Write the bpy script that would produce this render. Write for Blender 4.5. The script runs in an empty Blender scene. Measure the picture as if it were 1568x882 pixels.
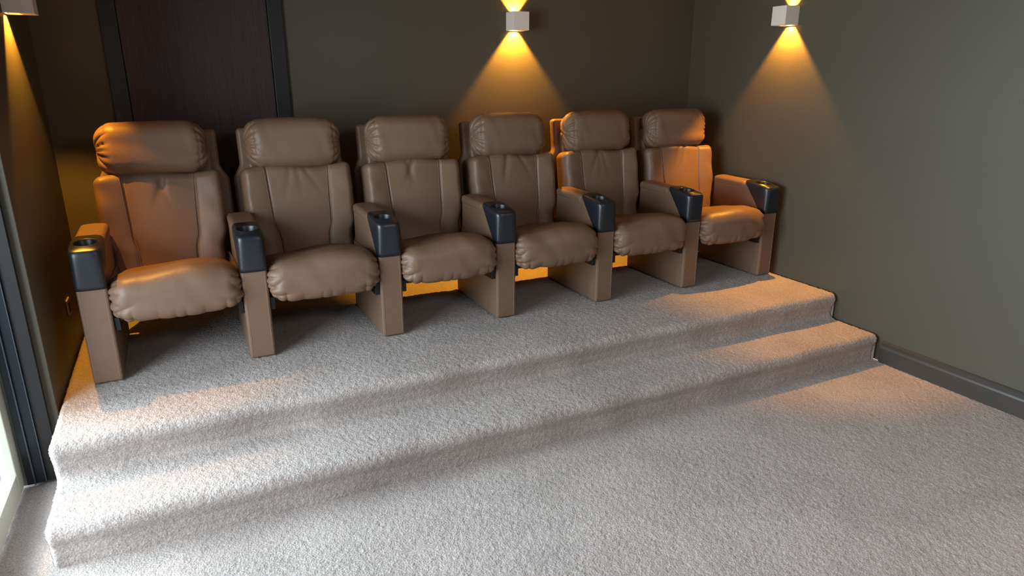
import bpy, bmesh, math, random
import numpy as np
from mathutils import Vector, Matrix
from mathutils.bvhtree import BVHTree

random.seed(4); rng=np.random.default_rng(7)
S=bpy.context.scene
try: S.view_settings.view_transform='Standard'; S.view_settings.look='None'
except Exception: pass

# ---------------------------------------------------------------- materials
def new_mat(name):
    m=bpy.data.materials.new(name); m.use_nodes=True
    nt=m.node_tree; return m,nt,nt.nodes['Principled BSDF']
def N(nt,t,**k):
    n=nt.nodes.new(t)
    for a,b in k.items():
        if a in n.inputs: n.inputs[a].default_value=b
        else: setattr(n,a,b)
    return n
def simple(name,col,rough=.5,metal=0.,bump=None,var=0.0,vscale=3,spec=.5):
    m,nt,b=new_mat(name)
    b.inputs['Roughness'].default_value=rough; b.inputs['Metallic'].default_value=metal
    b.inputs['Specular IOR Level'].default_value=spec
    tc=N(nt,'ShaderNodeTexCoord')
    no=N(nt,'ShaderNodeTexNoise',Scale=vscale,Detail=4.0)
    nt.links.new(tc.outputs['Object'],no.inputs['Vector'])
    mx=N(nt,'ShaderNodeMix',data_type='RGBA')
    c=np.array(col)
    mx.inputs[6].default_value=(*(c*(1-var)),1); mx.inputs[7].default_value=(*(c*(1+var)),1)
    nt.links.new(no.outputs['Fac'],mx.inputs[0]); nt.links.new(mx.outputs[2],b.inputs['Base Color'])
    if bump:
        n2=N(nt,'ShaderNodeTexNoise',Scale=bump[0],Detail=3.0)
        nt.links.new(tc.outputs['Object'],n2.inputs['Vector'])
        bp=N(nt,'ShaderNodeBump',Strength=bump[1],Distance=bump[2])
        nt.links.new(n2.outputs['Fac'],bp.inputs['Height']); nt.links.new(bp.outputs['Normal'],b.inputs['Normal'])
    return m
M_wall=simple('wall_paint_olive',(.087,.076,.055),.55,bump=(260,.25,.002),var=.06,vscale=1.5,spec=.35)
M_ceil=simple('ceiling_paint',(.12,.11,.10),.8)
M_base=simple('baseboard_paint',(.050,.041,.035),.4,var=.05)
M_frame=simple('door_frame_paint',(.012,.011,.012),.4)
M_black=simple('black_plastic',(.012,.015,.021),.36,bump=(500,.1,.0006),spec=.55)
M_steel=simple('black_steel',(.012,.012,.012),.45,metal=.3)
M_sconce=simple('sconce_white_paint',(.82,.76,.68),.45)
M_cream=simple('cream_door_paint',(.50,.49,.41),.35)
M_alu=simple('dark_aluminium',(.022,.025,.032),.35,metal=.5)
M_alu2=simple('grey_aluminium',(.08,.10,.125),.35,metal=.6)
M_stitch=simple('leather_stitching',(.30,.20,.15),.6)
M_outlet=simple('outlet_brass_plate',(.45,.33,.2),.35,metal=.2)

# leather
M_lea,nt,b=new_mat('brown_leather')
b.inputs['Roughness'].default_value=.47; b.inputs['Specular IOR Level'].default_value=.45
tc=N(nt,'ShaderNodeTexCoord')
no=N(nt,'ShaderNodeTexNoise',Scale=5.0,Detail=5.0)
mx=N(nt,'ShaderNodeMix',data_type='RGBA'); mx.inputs[6].default_value=(.165,.098,.063,1); mx.inputs[7].default_value=(.210,.128,.083,1)
vo=N(nt,'ShaderNodeTexVoronoi',Scale=420.0)
n3=N(nt,'ShaderNodeTexNoise',Scale=22.0,Detail=3.0,Distortion=.6)
for n in (no,vo,n3): nt.links.new(tc.outputs['Object'],n.inputs['Vector'])
nt.links.new(no.outputs['Fac'],mx.inputs[0]); nt.links.new(mx.outputs[2],b.inputs['Base Color'])
b1=N(nt,'ShaderNodeBump',Strength=.25,Distance=.0006); b2=N(nt,'ShaderNodeBump',Strength=.25,Distance=.004)
nt.links.new(vo.outputs['Distance'],b1.inputs['Height']); nt.links.new(n3.outputs['Fac'],b2.inputs['Height'])
nt.links.new(b2.outputs['Normal'],b1.inputs['Normal']); nt.links.new(b1.outputs['Normal'],b.inputs['Normal'])

# carpet
M_car,nt,b=new_mat('carpet_pile')
b.inputs['Roughness'].default_value=.95; b.inputs['Specular IOR Level'].default_value=.1
try:
    b.inputs['Sheen Weight'].default_value=.15; b.inputs['Sheen Roughness'].default_value=.5
except Exception: pass
tc=N(nt,'ShaderNodeTexCoord')
f=N(nt,'ShaderNodeTexNoise',Scale=180.0,Detail=4.0,Roughness=.65)
g=N(nt,'ShaderNodeTexNoise',Scale=2.6,Detail=4.0,Distortion=1.2)
v=N(nt,'ShaderNodeTexVoronoi',Scale=130.0)
for n in (f,g,v): nt.links.new(tc.outputs['Object'],n.inputs['Vector'])
cr=N(nt,'ShaderNodeValToRGB'); cr.color_ramp.elements[0].position=.28; cr.color_ramp.elements[1].position=.70
cr.color_ramp.elements[0].color=(.265,.225,.208,1); cr.color_ramp.elements[1].color=(.545,.477,.447,1)
nt.links.new(f.outputs['Fac'],cr.inputs[0])
mp=N(nt,'ShaderNodeMapRange'); mp.inputs[1].default_value=.3; mp.inputs[2].default_value=.7; mp.inputs[3].default_value=.88; mp.inputs[4].default_value=1.08
nt.links.new(g.outputs['Fac'],mp.inputs[0])
mm=N(nt,'ShaderNodeVectorMath',operation='SCALE'); nt.links.new(cr.outputs[0],mm.inputs[0]); nt.links.new(mp.outputs[0],mm.inputs['Scale'])
nt.links.new(mm.outputs[0],b.inputs['Base Color'])
b1=N(nt,'ShaderNodeBump',Strength=.42,Distance=.005); b2=N(nt,'ShaderNodeBump',Strength=.4,Distance=.005)
nt.links.new(v.outputs['Distance'],b1.inputs['Height']); nt.links.new(f.outputs['Fac'],b2.inputs['Height'])
nt.links.new(b1.outputs['Normal'],b2.inputs['Normal']); nt.links.new(b2.outputs['Normal'],b.inputs['Normal'])

# wenge door
M_wenge,nt,b=new_mat('wenge_wood')
b.inputs['Roughness'].default_value=.5
tc=N(nt,'ShaderNodeTexCoord'); mpn=N(nt,'ShaderNodeMapping'); mpn.inputs['Scale'].default_value=(90,90,2.5)
n1=N(nt,'ShaderNodeTexNoise',Scale=1.6,Detail=6.0,Roughness=.7)
nt.links.new(tc.outputs['Object'],mpn.inputs[0]); nt.links.new(mpn.outputs[0],n1.inputs['Vector'])
cr=N(nt,'ShaderNodeValToRGB'); cr.color_ramp.elements[0].position=.35; cr.color_ramp.elements[1].position=.7
cr.color_ramp.elements[0].color=(.022,.010,.009,1); cr.color_ramp.elements[1].color=(.055,.027,.024,1)
nt.links.new(n1.outputs['Fac'],cr.inputs[0]); nt.links.new(cr.outputs[0],b.inputs['Base Color'])

# glass
M_glass=bpy.data.materials.new('door_glass'); M_glass.use_nodes=True; nt=M_glass.node_tree; nt.nodes.clear()
o=N(nt,'ShaderNodeOutputMaterial'); t=N(nt,'ShaderNodeBsdfTransparent'); gl=N(nt,'ShaderNodeBsdfGlossy',Roughness=.02)
ms=N(nt,'ShaderNodeMixShader'); ms.inputs[0].default_value=.08
nt.links.new(t.outputs[0],ms.inputs[1]); nt.links.new(gl.outputs[0],ms.inputs[2]); nt.links.new(ms.outputs[0],o.inputs[0])
# lamp lens
M_lens=bpy.data.materials.new('sconce_bulb'); M_lens.use_nodes=True
bb=M_lens.node_tree.nodes['Principled BSDF']; bb.inputs['Base Color'].default_value=(1,.7,.3,1)
bb.inputs['Emission Color'].default_value=(1,.55,.12,1); bb.inputs['Emission Strength'].default_value=14

# ---------------------------------------------------------------- helpers
def mesh_obj(name,verts,faces,mat,smooth=False,parent=None):
    me=bpy.data.meshes.new(name); me.from_pydata([tuple(map(float,p)) for p in verts],[],[tuple(map(int,f)) for f in faces])
    me.materials.append(mat); me.update()
    if smooth: me.polygons.foreach_set('use_smooth',[True]*len(me.polygons))
    ob=bpy.data.objects.new(name,me); S.collection.objects.link(ob)
    if parent: ob.parent=parent
    return ob
def fix_normals(ob):
    bm=bmesh.new(); bm.from_mesh(ob.data); bmesh.ops.recalc_face_normals(bm,faces=bm.faces); bm.to_mesh(ob.data); bm.free()
def box(name,x0,x1,y0,y1,z0,z1,mat,bevel=0,parent=None):
    v=[(x,y,z) for x in(x0,x1) for y in(y0,y1) for z in(z0,z1)]
    f=[(0,1,3,2),(4,6,7,5),(0,4,5,1),(2,3,7,6),(0,2,6,4),(1,5,7,3)]
    ob=mesh_obj(name,v,f,mat,parent=parent)
    if bevel:
        m=ob.modifiers.new('bevel','BEVEL'); m.width=bevel; m.segments=3
    return ob
def join(obs,name):
    dg=bpy.context.evaluated_depsgraph_get(); dg.update()
    bm=bmesh.new(); mats=[]
    for o in obs:
        ev=o.evaluated_get(dg); me=bpy.data.meshes.new_from_object(ev)
        me.transform(o.matrix_world)
        mat=o.data.materials[0]
        if mat not in mats: mats.append(mat)
        idx=mats.index(mat)
        for p in me.polygons: p.material_index=idx
        bm.from_mesh(me)
    me=bpy.data.meshes.new(name); bm.to_mesh(me); bm.free()
    for m in mats: me.materials.append(m)
    ob=bpy.data.objects.new(name,me); S.collection.objects.link(ob)
    for o in obs: bpy.data.objects.remove(o,do_unlink=True)
    return ob
def prism(name,poly,x0,x1,mat,bevel=0,parent=None):   # poly in (y,z)
    n=len(poly); v=[(x0,y,z) for y,z in poly]+[(x1,y,z) for y,z in poly]
    f=[tuple(range(n))[::-1],tuple(range(n,2*n))]+[(i,(i+1)%n,n+(i+1)%n,n+i) for i in range(n)]
    ob=mesh_obj(name,v,f,mat,smooth=True,parent=parent); fix_normals(ob)
    if bevel:
        m=ob.modifiers.new('bevel','BEVEL'); m.width=bevel; m.segments=4; m.limit_method='ANGLE'; m.angle_limit=math.radians(12)
        w=ob.modifiers.new('wn','WEIGHTED_NORMAL'); w.keep_sharp=False
    return ob
def axis_vals(h,r,n,m,extra=()):
    a=list(np.linspace(-(h-r),h-r,n+1))+list(extra)
    for i in range(1,m+1):
        t=(h-r)+r*math.tan(math.pi/4*i/m); a+= [t,-t]
    return np.array(sorted(set(np.round(a,6))))
def rbox(name,half,r,n,deform,mat,m=6,extra=((),(),()),parent=None):
    ax=[axis_vals(half[i],r,n[i],m,extra[i]) for i in range(3)]
    L=[len(a) for a in ax]; idx={}; P=[]
    def vid(i,j,k):
        key=(i,j,k)
        if key not in idx: idx[key]=len(P); P.append((ax[0][i],ax[1][j],ax[2][k]))
        return idx[key]
    F=[]
    for k,s in((0,1),(L[2]-1,0)):
        for i in range(L[0]-1):
            for j in range(L[1]-1):
                q=[vid(i,j,k),vid(i+1,j,k),vid(i+1,j+1,k),vid(i,j+1,k)]; F.append(q[::-1] if s else q)
    for j,s in((0,0),(L[1]-1,1)):
        for i in range(L[0]-1):
            for k in range(L[2]-1):
                q=[vid(i,j,k),vid(i+1,j,k),vid(i+1,j,k+1),vid(i,j,k+1)]; F.append(q[::-1] if s else q)
    for i,s in((0,1),(L[0]-1,0)):
        for j in range(L[1]-1):
            for k in range(L[2]-1):
                q=[vid(i,j,k),vid(i,j+1,k),vid(i,j+1,k+1),vid(i,j,k+1)]; F.append(q[::-1] if s else q)
    P=np.array(P); h=np.array(half)-r
    I=np.clip(P,-h,h); D=P-I; D/=np.linalg.norm(D,axis=1)[:,None]+1e-9
    Q=I+r*D
    if deform is not None: Q=deform(Q,D)
    return mesh_obj(name,Q,F,mat,smooth=True,parent=parent)
def ss(a,b,x):
    t=np.clip((x-a)/(b-a),0,1); return t*t*(3-2*t)
def gauss(x,s): return np.exp(-(x/s)**2)
def fold(a): return np.abs(np.sin(a/2))**.6*2-1.3     # sharp-valleyed gathers
def tube(name,lines,rad,mat,parent=None):
    cu=bpy.data.curves.new(name,'CURVE'); cu.dimensions='3D'; cu.bevel_depth=rad; cu.bevel_resolution=1
    for pts in lines:
        sp=cu.splines.new('POLY'); sp.points.add(len(pts)-1)
        for i,p in enumerate(pts): sp.points[i].co=(*p,1)
    cu.materials.append(mat)
    ob=bpy.data.objects.new(name,cu); S.collection.objects.link(ob)
    dg=bpy.context.evaluated_depsgraph_get(); me=bpy.data.meshes.new_from_object(ob.evaluated_get(dg))
    bpy.data.objects.remove(ob,do_unlink=True)
    o2=bpy.data.objects.new(name,me); S.collection.objects.link(o2)
    if parent: o2.parent=parent
    return o2

# ---------------------------------------------------------------- room
XL,XR,YB,ZC=-.58,3.575,4.25,2.65
YF=-2.6; XG=-.745
PZ=.325
box('wall_back',XG-.1,XR+.1,YB,YB+.1,0,ZC,M_wall)
box('wall_right',XR,XR+.1,YF,YB,0,ZC,M_wall)
box('wall_left',XG-.06,XL,3.045,YB,0,ZC,M_wall,bevel=.004)
box('wall_left_near',XG-.06,XG+.06,YF,-.3,0,ZC,M_wall)
box('wall_left_header',XG-.06,XG+.06,-.3,3.045,2.2,ZC,M_wall)
box('wall_front',XG-.1,XR+.1,YF-.1,YF,0,ZC,M_wall)
box('ceiling',XG-.1,XR+.1,YF-.1,YB+.1,ZC,ZC+.1,M_ceil)
# baseboard right (profiled)
prof=[(0,0),(.018,0),(.018,.085),(.015,.095),(.012,.10),(.012,.118),(.006,.126),(0,.126)]
v=[];n=len(prof)
for y in (YF,2.36):
    for d,z in prof: v.append((XR-d,y,z))
f=[tuple(range(n)),tuple(range(n,2*n))[::-1]]+[(i,n+i,n+(i+1)%n,(i+1)%n) for i in range(n)]
o_=mesh_obj('baseboard_right',v,f,M_base); fix_normals(o_)

# sliding glass door on left
parts=[]
X0,X1=XG-.045,XG+.005
for (a,b_) in ((2.945,3.03),(1.34,1.42),(1.44,1.52),(-.28,-.2)):
    parts.append(box('p',X0,X1,a,b_,.012,2.18,M_cream,.004))
for (a,b_) in ((-.2,1.34),(1.52,2.945)):
    parts.append(box('p',X0,X1,a,b_,.012,.10,M_cream,.004)); parts.append(box('p',X0,X1,a,b_,2.10,2.18,M_cream,.004))
    parts.append(box('p',XG-.022,XG-.018,a-.005,b_+.005,.095,2.105,M_glass))
door=join(parts,'door_1')
# jamb tracks, dark & grey aluminium
parts=[]
for i,(a,b_,mt,y) in enumerate(((-.728,-.704,M_alu,.030),(-.703,-.698,M_alu2,.040),(-.697,-.666,M_alu,.028),(-.665,-.661,M_alu2,.034),(-.660,-.612,M_frame,.022))):
    parts.append(box('p',a,b_,3.042-y,3.043,.012,2.19,mt,.001))
join(parts,'trim_door_jamb')

# back door
fx0,fx1=-.275,.628
parts=[box('p',fx0,fx0+.08,YB-.022,YB-.001,PZ+.008,2.42,M_frame,.004),box('p',fx1-.08,fx1,YB-.022,YB-.001,PZ+.008,2.42,M_frame,.004),
       box('p',fx0+.08,fx1-.08,YB-.022,YB-.001,2.34,2.42,M_frame,.004),
       box('p',fx0+.083,fx1-.083,YB-.012,YB-.001,PZ+.012,2.337,M_wenge,.002)]
join(parts,'door_2')

# ---------------------------------------------------------------- carpet floor
def grid_mesh(name,P,nu,nv,mat):
    idx=np.arange(nu*nv).reshape(nu,nv)
    F=np.stack([idx[:-1,:-1],idx[1:,:-1],idx[1:,1:],idx[:-1,1:]],-1).reshape(-1,4)
    me=bpy.data.meshes.new(name)
    me.vertices.add(nu*nv); me.vertices.foreach_set('co',P.reshape(-1).astype(np.float32))
    nf=len(F); me.loops.add(nf*4); me.loops.foreach_set('vertex_index',F.reshape(-1).astype(np.int32))
    me.polygons.add(nf); me.polygons.foreach_set('loop_start',(np.arange(nf)*4).astype(np.int32))
    me.polygons.foreach_set('loop_total',np.full(nf,4,dtype=np.int32))
    me.update(calc_edges=True); me.validate()
    me.polygons.foreach_set('use_smooth',np.ones(nf,dtype=bool)); me.materials.append(mat)
    ob=bpy.data.objects.new(name,me); S.collection.objects.link(ob); return ob
def lowfreq(A,B,sc,seed):
    r=np.random.default_rng(seed); out=np.zeros_like(A)
    for i in range(9):
        k=sc*r.uniform(.4,1.6); th=r.uniform(0,6.28); out+=np.sin(k*(A*math.cos(th)+B*math.sin(th))+r.uniform(0,6.28))
    return out/3
xs=np.arange(XG-.02,XR+.004,.0075); ys=np.concatenate([np.arange(YF,.5,.08),np.arange(.5,2.48,.0075),np.arange(2.48,3.1,.03)])
X,Y=np.meshgrid(xs,ys,indexing='ij')
Z=rng.uniform(-1,1,X.shape)*.0018+lowfreq(X,Y,9,3)*.0013-.004
P=np.stack([X+rng.uniform(-1,1,X.shape)*.002,Y+rng.uniform(-1,1,X.shape)*.002,Z],-1)
P[...,0]=np.minimum(P[...,0],XR)
floor=grid_mesh('floor',P,len(xs),len(ys),M_car)

# stairs / riser platform
prof=[(YB-.004,PZ)]
def arc(cy,cz,r,a0,a1,n=8): return [(cy+r*math.cos(math.radians(a0+(a1-a0)*i/n)),cz+r*math.sin(math.radians(a0+(a1-a0)*i/n))) for i in range(n+1)]
prof+=arc(2.725,PZ-.038,.038,90,198)
prof+=[(2.707,.235),(2.716,.19),(2.708,.172),(2.68,.165)]
prof+=arc(2.41,.163-.038,.038,90,198)
prof+=[(2.392,.075),(2.398,.03),(2.396,-.01)]
prof=np.array(prof); seg=np.linalg.norm(np.diff(prof,axis=0),axis=1); s=np.concatenate([[0],np.cumsum(seg)])
t=np.arange(0,s[-1],.0075); py=np.interp(t,s,prof[:,0]); pz=np.interp(t,s,prof[:,1])
ty=np.gradient(py); tz=np.gradient(pz); L=np.hypot(ty,tz); ny=tz/L; nz=-ty/L   # outward
xs=np.arange(XL+.012,XR-.012,.0075)
nx_,nt_=len(xs),len(t)
X=np.repeat(xs[:,None],nt_,1); PY=np.repeat(py[None],nx_,0); PZZ=np.repeat(pz[None],nx_,0); NY=np.repeat(ny[None],nx_,0); NZ=np.repeat(nz[None],nx_,0)
T=np.repeat(t[None],nx_,0)
riser=np.clip(np.abs(NY),0,1)
d=rng.uniform(-1,1,X.shape)*.0021+lowfreq(X,T,7,5)*.0015+riser*(lowfreq(X,T*.6,20,8)*.0050)-.003
R=.022
e=np.maximum(R-(X-xs[0]),0); d-= (R-np.sqrt(np.maximum(R*R-e*e,0)))
e=np.maximum(.012-(xs[-1]-X),0); d-= (.012-np.sqrt(np.maximum(.012**2-e*e,0)))
P=np.stack([X+rng.uniform(-1,1,X.shape)*.0020,PY+NY*d,PZZ+NZ*d],-1)
st=grid_mesh('p_top',P,nx_,nt_,M_car)
# exposed left end of the steps (fans back under the treads)
cols=np.linspace(0,1,40)**1.3; endp=P[0]
ytar=np.maximum(endp[:,1],3.0)
E=np.stack([np.stack([endp[:,0]-.001-.007*np.sin(np.pi*min(c*6,1)/2)+rng.uniform(-1,1,nt_)*.002*(c>0),endp[:,1]*(1-c)+ytar*c,endp[:,2]*(1-c)-.01*c],-1) for c in cols],0)
en=grid_mesh('p_end',E,len(cols),nt_,M_car)
E2=np.stack([P[-1],P[-1]*np.array([1,1,0])],0); en2=grid_mesh('p_end2',E2,2,nt_,M_car)
join([st,en,en2],'carpeted_stair_platform')

# ---------------------------------------------------------------- seats
def make_seat(root,seed,left_arm=False):
    r=np.random.default_rng(seed); ph=r.uniform(0,6.28,12)
    bx=-.022 if left_arm else 0.0
    def seatdef(Q,D):
        x,y,z=Q[:,0].copy(),Q[:,1].copy(),Q[:,2].copy()
        u=x/.262; top=ss(-.02,.09,z); fr=ss(-.12,-.30,y)
        phi=np.arctan2(z,-(y+.2))
        cx=.262; cz=-.07
        ang=np.arctan2(z-cz,cx-np.abs(x)+.03)
        dist=np.hypot(cx-np.abs(x),z-cz)
        pl=.0060*fold(ang*11+ph[0]+np.sign(x)*.7)*fr*(1-ss(.05,.15,dist))
        pl+=.0060*fold(phi*13+ph[1]+x*6)*ss(.20,.258,np.abs(x))*ss(-.02,-.2,y)
        pl+=.0050*fold(x*95+ph[1]+2*np.sin(x*30))*ss(-.015,-.085,z)*fr*(.45+.55*ss(.03,.18,np.abs(x)))
        pl+=.0032*np.sin((x*1.0+z*.9)*42+ph[2]+1.2*np.sin(x*18))*fr*ss(-.05,.2,x*(1 if ph[3]>1.5 else -1))
        pl+=.0030*np.sin(x*15+y*14+ph[4]+np.sin(y*20))*top
        pl+=.0018*np.sin(x*44-y*30+ph[5])*top*ss(.05,.22,np.abs(x))
        x2=x+D[:,0]*pl; y2=y+D[:,1]*pl; z2=z+D[:,2]*pl
        x2*=1+.035*ss(-.235,-.30,y)-.03*ss(0,.3,y)
        z2+= top*(.006*(1-u*u)+.009*np.sin(x*13+.6+.5*np.sin(ph[5])))
        z2-= top*.080*ss(-.20,.28,y)
        z2-= top*.012*gauss(y+.02,.12)*gauss(x,.12)
        y2-= fr*.020*(1-u**2)
        z2-= (1-top)*fr*.012*(1-u**2)
        z2+= (1-top)*(1-fr)*.06
        return np.stack([x2,y2,z2],-1)
    o=rbox('seat_cushion',(.262,.31,.103),.076,(84,40,10),seatdef,M_lea,m=14,parent=root)
    o.location=(0,.275,.362)
    # back
    tilt=math.radians(9)
    sx=.150
    def backdef(Q,D):
        x,y,z=Q[:,0].copy(),Q[:,1].copy(),Q[:,2].copy()
        f=ss(0,-.04,y)
        g=0
        for s_ in (-sx,sx): g=g+.007*gauss(x-s_-.012*np.sign(s_)*z/.25,.0055)
        puff=.010*np.clip(1-(x/(sx))**2,0,1)+.014*np.clip(1-((np.abs(x)-.22)/.07)**2,0,1)
        wr=0
        for k in range(3):
            a=(-.9,.8,.15)[k]+.4*math.sin(ph[k]); c=.05*math.sin(ph[k+3]); 
            dd=(x-c)-(z-.25)*a*.45
            wr=wr+(.0060)*gauss(dd,.014)*ss(.04,.22,z)*(1-ss(.10,.14,np.abs(x)))
        wr=wr+.004*np.sin(z*26+x*10+ph[6])*ss(.0,-.2,z)*gauss(x,.12)+.0035*np.sin(z*38+ph[7]+x*20)*ss(.18,.27,np.abs(x))
        y2=y-f*(puff-g-wr)- f*.02*ss(.25,-.25,z)
        x2=x*(1-.10*ss(-.05,-.14,z)); z2=z+ss(.15,.25,z)*.010*np.cos(x*14+ph[8]*.3)
        y2-=f*.03*gauss((np.abs(x)-.27),.05)*ss(-.2,.1,z)*.4
        return np.stack([x2,y2,z2],-1)
    ex=[s_*(sx+dx) for s_ in(-1,1) for dx in np.arange(-.026,.027,.0026)]
    bk=rbox('back_cushion',(.284,.065,.25),.038,(44,4,40),backdef,M_lea,m=7,extra=(ex,(),()),parent=root)
    bk.location=(bx,.60,.572); bk.rotation_euler=(-tilt,0,0)
    bm=bmesh.new(); bm.from_mesh(bk.data); bvh=BVHTree.FromBMesh(bm); bm.free()
    lines=[]
    for s_ in (-sx,sx):
        for off in (-.009,.009):
            pts=[]
            for z in np.linspace(-.22,.235,40):
                x=s_+.012*np.sign(s_)*z/.25+off
                h=bvh.ray_cast(Vector((x,-.5,z)),Vector((0,1,0)))
                if h[0]: pts.append(h[0]+Vector((0,-.0003,0)))
            lines.append(pts)
    tb=tube('back_stitching',lines,.0010,M_stitch,parent=root); tb.location=bk.location; tb.rotation_euler=bk.rotation_euler
    # headrest
    def headdef(Q,D):
        x,y,z=Q[:,0].copy(),Q[:,1].copy(),Q[:,2].copy()
        phi=np.arctan2(z,-y); ax_=np.abs(x)
        pl=.0060*fold(phi*15+ph[9]+x*12)*ss(.170,.228,ax_)
        pl-=.002*gauss(ax_-.196-.01*np.cos(phi),.006)
        pl+=.0020*np.sin(phi*5+x*9+ph[10])
        pl+=.0013*np.sin(x*60+z*30+ph[11])*ss(.06,.17,ax_)
        x2=x+D[:,0]*pl; y2=y+D[:,1]*pl; z2=z+D[:,2]*pl
        u=x/.243
        z2*=1-.10*np.clip(u,-1,1)**4; y2=y2-ss(.0,-.08,y)*(.018*(1-u**2))
        z2+=.006*(1-u**2)*ss(0,.1,z)
        return np.stack([x2,y2,z2],-1)
    hd=rbox('headrest',(.243,.085,.131),.078,(70,3,14),headdef,M_lea,m=18,parent=root)
    hd.location=(bx*1.3,.655,.935); hd.rotation_euler=(-math.radians(6),0,0)
    # shell behind
    def shelldef(Q,D):
        Q=Q.copy(); z=Q[:,2]
        Q[:,0]*=1-.13*ss(.13,.22,z)
        return Q
    sh=rbox('back_shell',(.312,.030,.40),.022,(12,2,40),shelldef,M_lea,m=5,parent=root)
    sh.location=(0,.715,.620); sh.rotation_euler=(-tilt,0,0)
    g=rbox('back_frame',(.235,.03,.36),.02,(6,2,6),None,M_lea,m=3,parent=root); g.location=(0,.670,.58); g.rotation_euler=(-tilt,0,0)
    # seat pan + mechanism
    box('seat_pan',-.245,.245,.03,.56,.262,.30,M_steel,.006,parent=root)
    box('cross_bar',-.262,.262,.30,.34,.20,.25,M_steel,.004,parent=root)
    box('side_bracket_1',-.262,-.240,.02,.50,.225,.285,M_steel,.003,parent=root)
    box('side_bracket_2',.240,.262,.02,.50,.225,.285,M_steel,.003,parent=root)
    for k,xc in enumerate([.321]+([-.321] if left_arm else [])):
        tag='' if k==0 else '_outer'
        w=.0575
        poly=[(0.004,0),(0.004,.435),(.045,.445),(.175,.585),(.205,.598),(.46,.602),(.495,.58),(.50,.43),(.60,.36),(.60,0)]
        prism('arm_side_panel'+tag,poly,xc-w,xc+w,M_lea,.011,parent=root)
        def paddef(Q,D):
            Q=Q.copy(); Q[:,2]+=.006*(1-(Q[:,0]/.06)**2)*(Q[:,2]>0); return Q
        p=rbox('arm_pad'+tag,(.0605,.150,.024),.018,(10,20,2),paddef,M_lea,m=5,parent=root); p.location=(xc,.352,.585); p.rotation_euler=(math.radians(1.0),0,0)
        Nn=64
        def rr(hx,y0,y1,z,zs=0.0):
            cy=(y0+y1)/2; hy=(y1-y0)/2; out=[]
            for i in range(Nn):
                a=2*math.pi*(i+.5)/Nn; c,s_=math.cos(a),math.sin(a); pw=5
                rad_=(abs(c)**pw+abs(s_)**pw)**(-1/pw)
                yy=cy+hy*s_*rad_
                out.append((hx*c*rad_,yy,z+zs*(yy-cy)))
            return out
        def circ(rad,cy,z,zs=0): return [(rad*math.cos(2*math.pi*(i+.5)/Nn),cy+rad*math.sin(2*math.pi*(i+.5)/Nn),z+zs*rad*math.sin(2*math.pi*(i+.5)/Nn)) for i in range(Nn)]
        rings=[]; zs=.12
        for q in np.linspace(0,1,9):
            z=.424+q*.145; yb=.052+.150*q
            rings.append(rr(.0590+.0045*q,-.006-.006*math.sin(q*math.pi/2),yb,z+.012*q,zs=zs*q))
        rings.append(rr(.0632,-.011,.207,.594,zs=zs)); rings.append(rr(.0605,-.007,.205,.602,zs=zs)); rings.append(rr(.0565,-.002,.201,.606,zs=zs))
        cy=.093
        rings.append(circ(.052,cy,.606,zs)); rings.append(circ(.0505,cy,.610,zs)); rings.append(circ(.0475,cy,.610,zs)); rings.append(circ(.045,cy,.604,zs)); rings.append(circ(.042,cy,.555,0)); rings.append(circ(.040,cy,.535,0)); rings.append(circ(.001,cy,.535,0))
        V=[p_ for rg in rings for p_ in rg]; F=[tuple(range(Nn))[::-1]]
        for a in range(len(rings)-1):
            for i in range(Nn):
                j=(i+1)%Nn; F.append((a*Nn+i,a*Nn+j,(a+1)*Nn+j,(a+1)*Nn+i))
        F.append(tuple(range((len(rings)-1)*Nn,len(rings)*Nn)))
        c=mesh_obj('cup_holder'+tag,V,F,M_black,smooth=True,parent=root); c.location=(xc,0,0)
        c.data.polygons[0].use_smooth=False
        tube('arm_stitching'+tag,[[(xc-w+.012,.0037,z) for z in np.linspace(.02,.42,4)]]+[[(xc+w-.012,.0037,z) for z in np.linspace(.02,.42,4)]]
             +[[(xc-w-.0001,y,.565) for y in np.linspace(.24,.48,3)]],.0009,M_stitch,parent=root)

pitch=.642; xp0=-.402
for i in range(6):
    root=bpy.data.objects.new('home_theater_seat' if i==0 else 'home_theater_seat.%03d'%i,None); S.collection.objects.link(root)
    root.location=(xp0+pitch*(i+.5),3.19,PZ+.003)
    make_seat(root,20+i,left_arm=(i==0))

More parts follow.
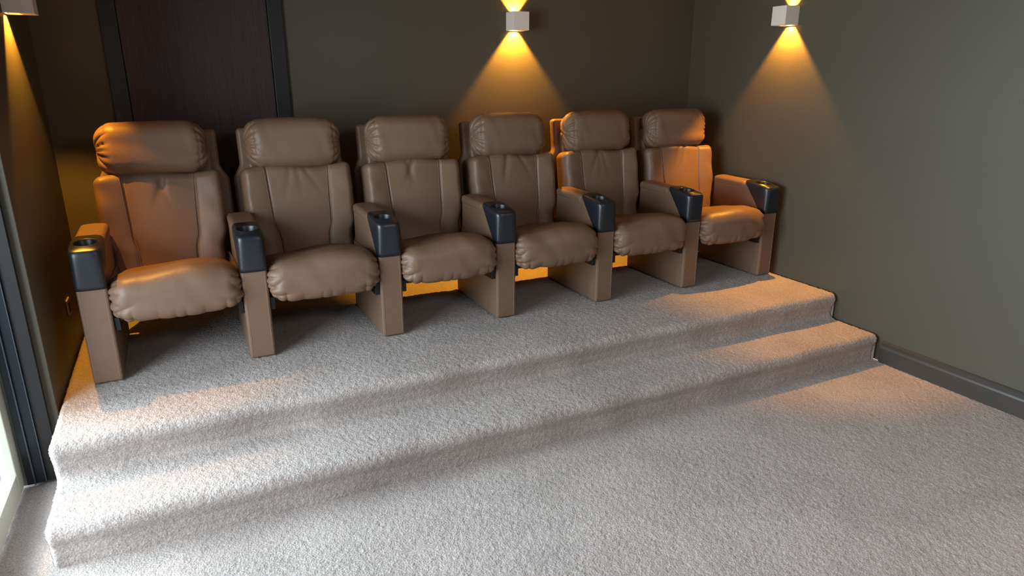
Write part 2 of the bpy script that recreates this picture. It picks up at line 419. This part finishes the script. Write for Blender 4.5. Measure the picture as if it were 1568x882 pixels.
# ---------------------------------------------------------------- sconces
AMB=(1.0,.42,.035)
def sconce(i,loc,rotz,power):
    root=bpy.data.objects.new('wall_sconce' if i==0 else 'wall_sconce.%03d'%i,None); S.collection.objects.link(root)
    root.location=loc; root.rotation_euler=(0,0,rotz)
    h=.056; t=.004
    parts=[box('p',-h,h,-h,-h+t,-h,h,M_sconce,.001),box('p',-h,h,h-t,h,-h,h,M_sconce,.001),box('p',-h,-h+t,-h+t,h-t,-h,h,M_sconce,.001),box('p',h-t,h,-h+t,h-t,-h,h,M_sconce,.001),
           box('p',-h+t,h-t,-h+t,-.001,-h,-h+.003,M_sconce,.0005),box('p',-h+t,h-t,-h+t,-.001,h-.003,h,M_sconce,.0005)]   # beam flaps
    b=join(parts,'housing'); b.parent=root
    l=box('lamp_core',-.025,.025,.002,.045,-.006,.006,M_lens,.003,parent=root)
    for k,(rx,z,pw) in enumerate(((0,-.014,power),(math.pi,.014,power))):
        ld=bpy.data.lights.new('sconce_beam','SPOT'); ld.energy=pw; ld.color=AMB; ld.spot_size=math.radians(83); ld.spot_blend=.38; ld.shadow_soft_size=.008
        lo=bpy.data.objects.new('beam_down' if k==0 else 'beam_up',ld); S.collection.objects.link(lo); lo.parent=root; lo.location=(0,.024,z); lo.rotation_euler=(rx,0,0)
sconce(0,(2.085,YB-.057,1.950),0,185)
sconce(1,(XR-.057,3.32,1.970),-math.pi/2,150)
sconce(2,(XL+.057,3.68,1.915),math.pi/2,90)

# outlet on left wall
parts=[box('p',XL+.0005,XL+.009,3.69,3.77,.50,.58,M_outlet,.003),box('p',XL+.009,XL+.012,3.705,3.755,.515,.565,M_frame,.003)]
join(parts,'wall_outlet')

# ---------------------------------------------------------------- lights
def area(name,loc,target,sx_,sy_,e,col):
    ld=bpy.data.lights.new(name,'AREA'); ld.shape='RECTANGLE'; ld.size=sx_; ld.size_y=sy_; ld.energy=e; ld.color=col
    lo=bpy.data.objects.new(name,ld); S.collection.objects.link(lo); lo.location=loc
    lo.rotation_euler=(Vector(target)-Vector(loc)).to_track_quat('-Z','Y').to_euler(); return lo
area('daylight_garden_far',(-3.1,3.3,1.6),(1.6,2.5,.2),2.0,1.7,490,(.73,.91,1.0))
area('daylight_garden_near',(-2.2,1.3,1.4),(1.8,2.4,.8),2.0,1.8,185,(.79,.93,1.0))
area('room_warm_fill',(2.2,-.9,2.6),(2.2,-.899,0),1.2,1.2,60,(1.0,.87,.82))  # added soft warm fill for floor and right wall, not a known ceiling fixture
w=bpy.data.worlds.new('World'); S.world=w; w.use_nodes=True
w.node_tree.nodes['Background'].inputs[0].default_value=(.75,.88,1,1); w.node_tree.nodes['Background'].inputs[1].default_value=.9

# ---------------------------------------------------------------- camera
cd=bpy.data.cameras.new('camera'); cd.sensor_width=36; cd.lens=1033/1568*36; cd.clip_start=.05
co=bpy.data.objects.new('camera',cd); S.collection.objects.link(co)
co.location=(0,0,1.6); co.rotation_euler=(math.radians(90-17.3),0,math.radians(-26))
S.camera=co
